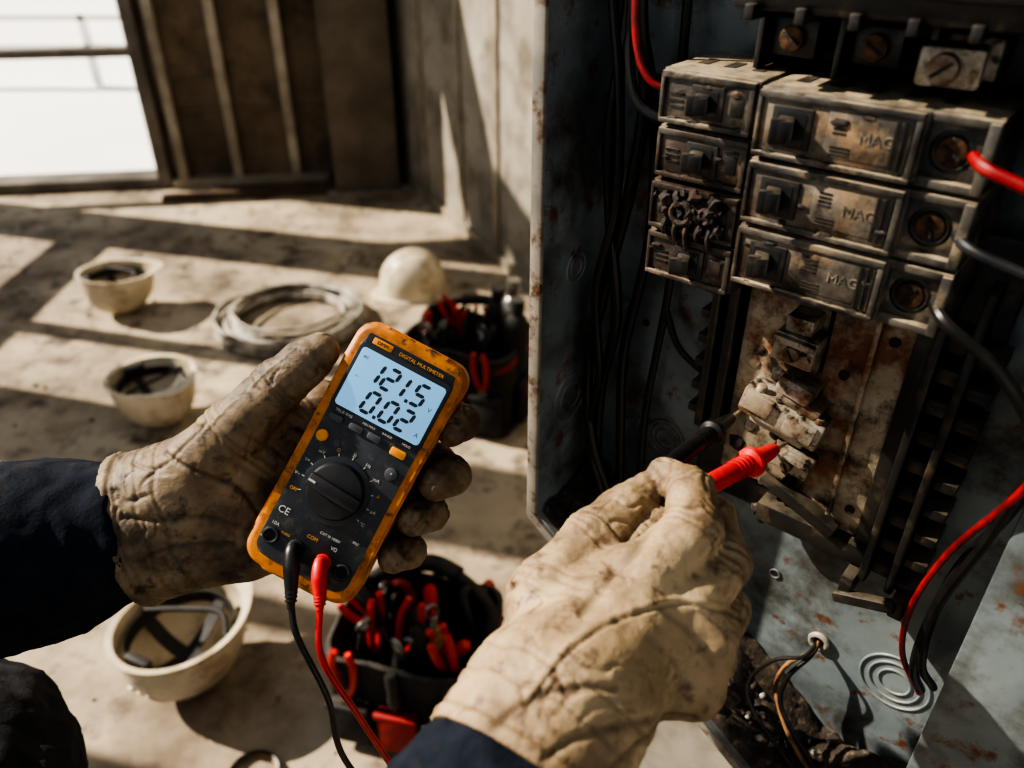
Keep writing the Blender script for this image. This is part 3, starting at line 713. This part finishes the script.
jb=smin(jb,G.cap((-230,-60,1230),(220,-80,1230),75,75),60)
jb=smin(jb,G.cap((-60,-170,1180),(60,-170,1180),120,120),60)
jb=smin(jb,G.cap((-50,-190,880),(50,-190,880),120,120),60)
P,Fc=surface_nets(jb,G.lo,4)
mk('jacket',P,Fc,'cloth',WI,cloth_disp(36,3.8,2.2),electrician)
G=Grid((-660,-360,60),(260,600,950),7)
tr=chain(G,[(-90,-190,880),(-530,430,780),(-510,260,120)],[120,102,75],40)
tr=smin(tr,chain(G,[(90,-190,880),(110,-220,480),(110,-280,110)],[120,88,75],40),40)
P,Fc=surface_nets(tr,G.lo,7)
mk('trousers',P,Fc,'denim',WI,cloth_disp(60,7,5.2),electrician)
b=MB()
for x,y in ((-.51,.26),(.11,-.28)):
    b.loft([[(x+px,y+.06+py,z) for px,py in rrect(.105*s_,.30*s_,.045,5)] for s_,z in ((1,.0),(1.02,.03),(.98,.06),(.9,.09))],'strap')
    b.cyl((x,y,.06),(x,y,.2),.055,.06,'strap')
child(b.finish('boots'),electrician)

# ------------------------------------------------------------------ multimeter
MM=ML@Matrix.Rotation(rad(-28),4,'Z')
K=.001
def S(*v): return tuple(c*K for c in v)
meter=empty('digital_multimeter',MM)
b=MB()
def mmp(poly): return [(x*K,y*K) for x,y in poly]
def densify(p,n=8):
    o=[]
    for i,a in enumerate(p):
        c=p[(i+1)%len(p)]; L_=math.dist(a,c); k=n if L_>30 else 1
        for j in range(k): o.append((a[0]+(c[0]-a[0])*j/k,a[1]+(c[1]-a[1])*j/k))
    return o
def outl(w,h,r,d): 
    return mmp([(x*(1-d*max(0,1-(y/(h*.42))**2)),y) for x,y in densify(rrect(w,h,r,8),10)])
b.prism(outl(98,215,17,.035),-.042,.0,'holster',bev=.0065,seg=5)
b.prism(outl(94,211,16,.035),-.010,.0025,'holster',bev=.004,seg=4)
b.prism(outl(81,194,11,.03),-.002,.0032,'face',bev=.0012,seg=2)
child(b.finish('holster',MM,ang=40),meter)
b=MB()
Z0=.0032
def fp(w,h,r,cx,cy,z0,z1,k,bev=.0004): b.prism(mmp(rrect(w,h,r,5,cx,cy)),z0,z1,k,bev=bev,seg=2)
fp(80,60,5,0,59,Z0-.001,Z0+.0012,'face2',.0006)
fp(76,8.5,2,0,92.5,Z0-.001,Z0+.0006,'dial')
fp(17,5.5,1,-24,92.5,Z0,Z0+.0009,'ylw')
def TX(s_,sz,x,y,k='print',z=Z0+.0013,al='CENTER',rot=0):
    b.text(s_,sz*K,k,Matrix.Translation(S(x,y,0))@Matrix.Translation((0,0,z))@Matrix.Rotation(rad(rot),4,'Z'),ext=.00006,align=al)
TX('DIGITAL MULTIMETER',4,10,92.3,'gold',Z0+.0008); TX('DMM',4.2,-24,92.3,'dial',Z0+.001)
fp(74,50,3,0,60,Z0,Z0+.0016,'lcd',.0004)
SEG={'0':'abcdef','1':'bc','2':'abged','5':'afgcd'}
def digit(ch,cx,cy,w,h,t=2.9):
    sk=.16
    def seg(x0,y0,x1,y1):
        g=.4
        if abs(y0-y1)<1e-6:
            pts=[(x0+g,y0),(x0+g+t/2,y0+t/2),(x1-g-t/2,y0+t/2),(x1-g,y0),(x1-g-t/2,y0-t/2),(x0+g+t/2,y0-t/2)]
        else:
            pts=[(x0,y0+g),(x0+t/2,y0+g+t/2),(x0+t/2,y1-g-t/2),(x0,y1-g),(x0-t/2,y1-g-t/2),(x0-t/2,y0+g+t/2)]
        pts=[((cx+x+sk*y)*K,(cy+y)*K) for x,y in pts]
        b.prism(pts,Z0+.0015,Z0+.0018,'seg')
    w2=w/2;h2=h/2
    D=dict(a=(-w2,h2,w2,h2),g=(-w2,0,w2,0),d=(-w2,-h2,w2,-h2),f=(-w2,0,-w2,h2),b=(w2,0,w2,h2),e=(-w2,-h2,-w2,0),c=(w2,-h2,w2,0))
    for c_ in SEG[ch]: seg(*D[c_])
for ch,x in (('1',-19.5),('2',-6),('1',3.0),('5',20)): digit(ch,x,71,8.8,17.0)
fp(2.8,2.8,.6,12.3,62.2,Z0+.0014,Z0+.0018,'seg',0)
for ch,x in (('0',-11.5),('0',4.5),('2',18.5)): digit(ch,x,48,8.8,17.0)
fp(2.8,2.8,.6,-3.8,39.2,Z0+.0014,Z0+.0018,'seg',0)
TX('V',5,32,64,'seg',Z0+.0017); TX('A',5,32,42,'seg',Z0+.0017); TX('AC',3.4,-31,78,'seg',Z0+.0017); TX('~',5,-31,62,'seg',Z0+.0017)
TX('TRUE RMS',3.2,-26,31.3); TX('MIN MAX',2.6,-4,31.3); TX('RANGE',2.6,12,31.3); TX('HOLD',2.6,29,31.3)
for i,x in enumerate((-30,-12,4,)): fp(12,5.6,2,x,25,Z0-.001,Z0+.0022,'btn',.0008)
fp(13,6.5,1.5,26,23,Z0-.001,Z0+.0022,'ylw',.0008)
b.cyl(S(-33,8,0),(-.033,.008,Z0+.0025),.0048,.0048,'ylw',bev=.0008)
b.cyl(S(29,6,0),(.029,.006,Z0+.0025),.0052,.0052,'btn',bev=.0008); TX('°',6,29,5,'print',Z0+.0028)
b.cyl(S(-20,8,0),(-.020,.008,Z0+.0012),.0028,.0028,'btn')
DX,DY=-3,-26
b.cyl((DX*K,DY*K,Z0-.001),(DX*K,DY*K,Z0+.001),.0275,.0275,'face2',seg=48,bev=.0005)
b.cyl((DX*K,DY*K,Z0),(DX*K,DY*K,Z0+.0065),.0235,.0215,'dial',seg=48,bev=.0012)
b.box((DX*K,DY*K,Z0+.008),(.045,.0115,.008),'dial',bev=.0022,rot=Matrix.Rotation(rad(-4),4,'Z'))
b.box((DX*K-.0185,DY*K+.0012,Z0+.0121),(.006,.0016,.0004),'print',rot=Matrix.Rotation(rad(-4),4,'Z'))
for i,t in enumerate(['OFF','V~','V=','mV','Ω','))','Hz','mA','A','µA','°C']):
    a=rad(205-i*23); x=DX+33.5*math.cos(a); y=DY+32*math.sin(a)
    if abs(x)<40: TX(t,3.8,x,y,'print' if i%4 else 'gold',Z0+.0003)
    b.box(((DX+28.6*math.cos(a))*K,(DY+28.6*math.sin(a))*K,Z0+.0002),(.0022,.0006,.0003),'print',rot=Matrix.Rotation(a,4,'Z'))
TX('CE',8,-32,-58,'print',Z0+.0003); TX('CAT III 1000V',3,10,-60,'print',Z0+.0003); TX('COM',4,-2,-67,'gold',Z0+.0003); TX('VΩ',4,17,-67,'print',Z0+.0003); TX('10A',4,-33,-70,'print',Z0+.0003)
TX('FUSED',2.6,-22,-74,'gold',Z0+.0003); TX('IP67',3,30,-55,'print',Z0+.0003)
for x,k in ((-32,'dial'),(-10,'dial'),(14,'pred'),(31,'dial')):
    b.torus((x*K,-.080,Z0+.0006),.0056,.0014,k,seg=24); b.cyl((x*K,-.080,Z0-.0006),(x*K,-.080,Z0+.0004),.0048,.0048,'char')
b.prism([S(-40,-84)[:2],S(-34,-84)[:2],S(-37,-79)[:2]],Z0-.0002,Z0+.0004,'gold')
child(b.finish('face_controls',MM,ang=30),meter)

RL=Matrix.Rotation(rad(-28),4,'Z')
leads=MB()
def lead(jx,k,end,path):
    j0=RL@Vector((jx*K,-.080,.004)); j1=RL@Vector((jx*K,-.080,.012))
    e=Vector(end)*K
    leads.cyl(j0,j1,.0050,.0056,k,bev=.0006)
    d=(e-j1)
    leads.tube([j1+Vector((0,.003,-.002)),j1+Vector((0,-.002,.002)),j1+d*.35+Vector((0,0,.002)),j1+d*.8,e,e+d*.12],.006,k,seg=14,rs=[.0050,.0060,.0064,.0048,.0034,.0028])
    for t in (.62,.7,.78,.86,.94): 
        p=j1+d*t; leads.axis_lathe(p,p+d,[(0,.0035),(0,.0054-.002*(t-.6)),(.0016,.0054-.002*(t-.6)),(.0016,.0035)],k,16)
    leads.tube([tuple(e)]+[tuple(Vector(p)*K) for p in path],.0026,k,seg=10,n=12)
tail=[(60,-345,-60),(120,-340,-30),(180,-240,20),(205,-130,60),(216,-80,70)]
lead(-10,'pblk',(-45,-104,22),[(-41,-131,18),(-22,-185,0),(-11,-253,-30)]+[(x,y,z) for x,y,z in tail])
lead(14,'pred',(-23,-106,22),[(-23,-148,15),(0,-199,-5),(24,-253,-30)]+[(x+14,y-12,z-8) for x,y,z in tail])
o=leads.finish('test_leads',ML); child(o,meter)

b=MB()
def probe(start,tip,k,back,r):
    s=Vector(start)*K; t=Vector(tip)*K; d=(t-s).normalized(); s0=s-d*back*K; L_=(t-s0).length
    e=L_
    b.axis_lathe(s0,t,[(0,0),(0,r*.7),(.01,r),(e-.062,r),(e-.060,r*1.5),(e-.056,r*1.55),(e-.054,r*1.05),(e-.030,r*.8),(e-.022,r*.62),(e-.021,0)],k,24)
    for q in range(4): b.axis_lathe(s0+d*(e-.082+q*.005),t,[(0,r*.9),(0,r*1.1),(.002,r*1.1),(.002,r*.9)],k,20)
    b.axis_lathe(s0+d*(e-.024),t,[(0,0),(0,.0022),(.016,.0020),(.0215,.0011),(.024,0)],'metal',12)
probe((-2,13,-5),(79,51,-100),'pblk',10,.0068)
probe((14,-6,2),(113,25,-85),'pred',22,.0078)
o=b.finish('test_probe',MR)

# ------------------------------------------------------------------ background objects
def hardhat(name,loc,rotz,invert,tilt=0,scl=1.0,tx=0):
    b=MB(); seg=48
    def ring(rx,z,ex=0,vis=0):
        return [((rx+ex+vis*max(0,math.cos(a))**3)*math.cos(a)*1.12,(rx+ex)*math.sin(a),z) for a in [2*math.pi*i/seg for i in range(seg)]]
    rings=[]
    for i in range(1,13):
        ph=i/12*math.pi/2; rings.append(ring(.118*math.sin(ph)**.9,.148*math.cos(ph)+.0))
    rings.append(ring(.119,-.012)); rings.append(ring(.119,-.016,.007,.028)); rings.append(ring(.119,-.020,.007,.028)); rings.append(ring(.114,-.018))
    for i in range(12,0,-1):
        ph=i/12*math.pi/2; rings.append(ring(.114*math.sin(ph)**.9,.144*math.cos(ph)))
    b.loft(rings,'hat',cap0=True,cap1=True)
    for y in (-.022,0,.022):
        pts=[]
        for i in range(-8,9):
            a=i/8*1.15; pts.append((.1165*1.12*math.sin(a),y,.148*math.cos(a)*math.sqrt(max(.05,1-(y/.118)**2))+.0005))
        b.tube(pts,.0045,'hat',seg=8,n=2)
    band=lambda r,z: [(r*1.12*math.cos(2*math.pi*i/seg),r*math.sin(2*math.pi*i/seg),z) for i in range(seg)]
    b.loft([band(.098,.004),band(.098,.032),band(.094,.032),band(.094,.004),band(.098,.004)],'strap',cap0=False,cap1=False)
    for a in (0,90):
        ca,sa=math.cos(rad(a)),math.sin(rad(a)); n=14; bb_=bmesh.new(); prev=None
        for i in range(n+1):
            t=-1+2*i/n; x=t*.098; z=.02+.06*(1-t*t)
            row=[bb_.verts.new(((x*ca-w*sa)*1.12,x*sa+w*ca,z)) for w in (-.013,.013)]
            row+= [bb_.verts.new(((x*ca-w*sa)*1.12,x*sa+w*ca,z-.003)) for w in (.013,-.013)]
            if prev:
                for q in range(4): bb_.faces.new((prev[q],prev[(q+1)%4],row[(q+1)%4],row[q]))
            prev=row
        b.add(bb_,'strap')
    b.box((-.105,0,.0),(.02,.06,.03),'strap',bev=.006)
    b.tube([(.02,.10,.0),(.05,.06,-.02),(.03,-.02,-.012),(.0,-.10,.0)],.006,'strap',seg=8)
    mx=Matrix.Translation(loc)@Matrix.Rotation(rotz,4,'Z')@Matrix.Rotation(tilt,4,'Y')@Matrix.Rotation(tx,4,'X')@Matrix.Scale(scl,4)
    if invert: mx=mx@Matrix.Translation((0,0,.152))@Matrix.Rotation(math.pi,4,'X')
    else: mx=mx@Matrix.Translation((0,0,.021))
    return b.finish(name,mx,ang=40)
hardhat('hard_hat',(-1.58,2.90,0),rad(40),True,rad(5),1.04)
hardhat('hard_hat',(-1.125,2.12,0),rad(-40),True,rad(-4),1.05)
hardhat('hard_hat',(-.705,1.140,0),rad(65),True,rad(4),1.06)
hardhat('hard_hat',(-.42,3.10,0),rad(200),False,0,1.08)

b=MB(); pts=[]
for i in range(16*24):
    a=2*math.pi*i/24; t=i/24
    r=.20+.075*(.5+.5*math.sin(t*2.3))+.012*noise.noise(Vector((t,a,0)))
    z=.009+ .0045*t*(.6+.3*math.sin(t*1.7))
    pts.append((r*math.cos(a)*1.05,r*math.sin(a),z+.006*math.sin(3*a+t)**2))
pts.append((.36,-.1,.009)); pts.append((.42,-.12,.009))
b.tube(pts,.0078,'coil',seg=8,n=1,smooth=False)
b.finish('cable_coil',Matrix.Translation((-.87,2.80,0)),ang=60)

def pliers(b,mx,hk):
    for s_ in (-1,1):
        b.tube([(s_*.004,0,.0),(s_*.016,0,-.04),(s_*.021,0,-.09),(s_*.014,0,-.13)],.007,hk,seg=10,mx=mx,rs=[.006,.0075,.008,.007])
        b.loft([[(s_*x+px,py,z) for px,py in rrect(w,w*1.1,w*.3,3)] for x,w,z in ((.004,.014,-.008),(.006,.018,.01),(.005,.014,.03),(.002,.006,.06))],'steel',mx=mx)
    b.cyl((0,-.011,.002),(0,.011,.002),.007,.007,'steel',mx=mx)
def driver(b,mx,hk):
    b.axis_lathe((0,0,0),(0,0,1),[(0,0),(0,.009),(.01,.014),(.05,.013),(.075,.015),(.092,.012),(.1,.006),(.1,0)],hk,12,mx=mx@Matrix.Rotation(math.pi,4,'X')@Matrix.Translation((0,0,-.1)))
    b.cyl((0,0,0),(0,0,-.12),.0035,.0035,'steel',mx=mx)
def wrench(b,mx):
    b.box((0,0,0),(.018,.006,.16),'steel',bev=.002,mx=mx)
    b.torus((0,0,.09),.014,.005,'steel',mx=mx,axis='Y',seg=20)
def toolbag(name,loc,rz,w,d,h,seed,bottles=False):
    rnd=random.Random(seed); b=MB()
    def densify2(p):
        o=[]
        for i,a in enumerate(p):
            c=p[(i+1)%len(p)]
            k=4 if math.dist(a,c)>.05 else 1
            for j in range(k): o.append((a[0]+(c[0]-a[0])*j/k,a[1]+(c[1]-a[1])*j/k))
        return o
    def rr(sx,sy,z,r=.05): return [(x,y,z+.006*math.sin(5*math.atan2(y,x)+seed)) if z>h*.8 else (x,y,z) for x,y in densify2(rrect(sx,sy,min(r,sy*.4),5))]
    R=[rr(w*.92,d*.92,0),rr(w*.98,d*.98,.02),rr(w,d,h*.35),rr(w*1.03,d*1.05,h*.7),rr(w*1.05,d*1.1,h),
       rr(w*.99,d*1.02,h+.004),rr(w*.95,d*.97,h*.9),rr(w*.9,d*.88,.05)]
    b.loft(R,'bag')
    def band(z0,z1,f,k):
        b.loft([rr(w*f,d*(f+.02),z0),rr(w*(f+.012),d*(f+.035),z0),rr(w*(f+.012),d*(f+.035),z1),rr(w*f,d*(f+.02),z1)],k,cap0=False,cap1=False)
    band(h*.86,h*.93,1.04,'bagr'); band(.0,.035,.99,'strap')
    for sx in (-1,1):
        for i in range(3):
            x=(-.33+.33*i)*w; y=sx*(d*.52+.012)
            b.box((x,y,h*.33),(w*.28,.03,h*.46),'bagr' if (i+sx)%3==0 else 'bag',bev=.01)
            b.box((x,y+sx*.012,h*.54),(w*.29,.012,.014),'bagr' if i%2 else 'strap',bev=.003)
            T=Matrix.Translation((x+rnd.uniform(-.02,.02),y,h*.62))@Matrix.Rotation(rnd.uniform(-.15,.15),4,'Y')
            if rnd.random()<.7: driver(b,T,rnd.choice(['hred','strap','strap','strap']))
            else: pliers(b,T@Matrix.Rotation(math.pi,4,'X'),'hred')
    for s_ in (-1,1):
        b.box((s_*(w*.52+.012),0,h*.35),(.03,d*.5,h*.5),'bag',bev=.01); b.box((s_*(w*.52+.026),0,h*.5),(.006,d*.3,h*.12),'bagr',bev=.002)
    b.box((0,0,h*.3),(w*.84,d*.8,.03),'strap',bev=.01)
    b.box((0,0,h*.6),(.008,d*.85,h*.5),'bag',bev=.003)
    for i in range(22):
        x=rnd.uniform(-.40,.40)*w; y=rnd.uniform(-.36,.36)*d
        T=Matrix.Translation((x,y,h*rnd.uniform(.72,.98)))@Matrix.Rotation(rnd.uniform(0,3.1),4,'Z')@Matrix.Rotation(rnd.uniform(-.55,.55),4,'X')@Matrix.Rotation(rnd.uniform(-.4,.4),4,'Y')
        c=i%4
        if c==0: pliers(b,T@Matrix.Rotation(math.pi,4,'X'),rnd.choice(['hred','strap']))
        elif c==1: driver(b,T,rnd.choice(['hred','strap','strap','hyel']))
        elif c==2: wrench(b,T)
        else: b.tube([T@Vector((0,0,-.1)),T@Vector((.01,0,0)),T@Vector((.05,.02,.05)),T@Vector((.09,.0,0))],.009,rnd.choice(['strap','bagr','bag','bag']),seg=10)
    b.tube([(-w*.5,0,h*.9),(-w*.44,d*.25,h*1.10),(0,d*.5,h*1.18),(w*.44,d*.25,h*1.10),(w*.5,0,h*.9)],.012,'bag',seg=10)
    b.tube([(-w*.2,d*.44,h*1.17),(0,d*.51,h*1.185),(w*.2,d*.44,h*1.17)],.018,'bag',seg=10)
    if bottles:
        for x,y,k,hh in ((w*.34,d*.20,'steel',1.0),(w*.46,-.02,'bag',.9),(w*.16,d*.34,'strap',.8)):
            b.axis_lathe((x,y,h*.7),(x+.02,y,h*2.2),[(0,0),(0,.036),(.17*hh,.036),(.20*hh,.032),(.215*hh,.018),(.24*hh,.022),(.27*hh,.022),(.27*hh,0)],k,20)
    return b.finish(name,Matrix.Translation(loc)@Matrix.Rotation(rz,4,'Z'),ang=45)
toolbag('tool_bag',(-.135,2.20,0),rad(-22),.35,.25,.29,3,True)
toolbag('tool_bag',(-.190,1.085,0),rad(-14),.30,.23,.25,11)

b=MB(); b.torus((0,0,.006),.05,.004,'hyel'); b.torus((.004,0,.013),.049,.004,'wblk')
b.finish('wire_ring',Matrix.Translation((-.51,.91,0)))
b=MB(); b.bb((-.45,-.04,0),(.42,.04,.03),'wood',bev=.003); b.bb((-.2,.05,0),(.5,.12,.03),'wood',bev=.003)
b.finish('timber_plank',Matrix.Translation((-1.45,4.28,0))@Matrix.Rotation(rad(9),4,'Z'))

# ------------------------------------------------------------------ lighting
sd=Vector((-.955,.25,.76)).normalized()
l=bpy.data.lights.new('sun','SUN'); l.energy=10.8; l.angle=rad(.6); l.color=(1,.90,.76)
o=bpy.data.objects.new('sun',l); SC.collection.objects.link(o); o.rotation_euler=sd.to_track_quat('Z','Y').to_euler(); o.location=(-4,1,5)
w=bpy.data.worlds.new('sky'); SC.world=w; w.use_nodes=True
w.node_tree.nodes['Background'].inputs[0].default_value=(.84,.91,1,1); w.node_tree.nodes['Background'].inputs[1].default_value=.55

# ------------------------------------------------------------------ camera
cam=bpy.data.cameras.new('camera'); cam.lens=28.125; cam.sensor_width=36; cam.clip_start=.02
cam.dof.use_dof=True; cam.dof.focus_distance=.64; cam.dof.aperture_fstop=4.4
co=bpy.data.objects.new('camera',cam); SC.collection.objects.link(co); co.location=(0,0,1.5); co.rotation_euler=(rad(90-32.5),0,0)
SC.camera=co
SC.view_settings.view_transform='AgX'
try: SC.view_settings.look='AgX - High Contrast'
except Exception as e: print(e)
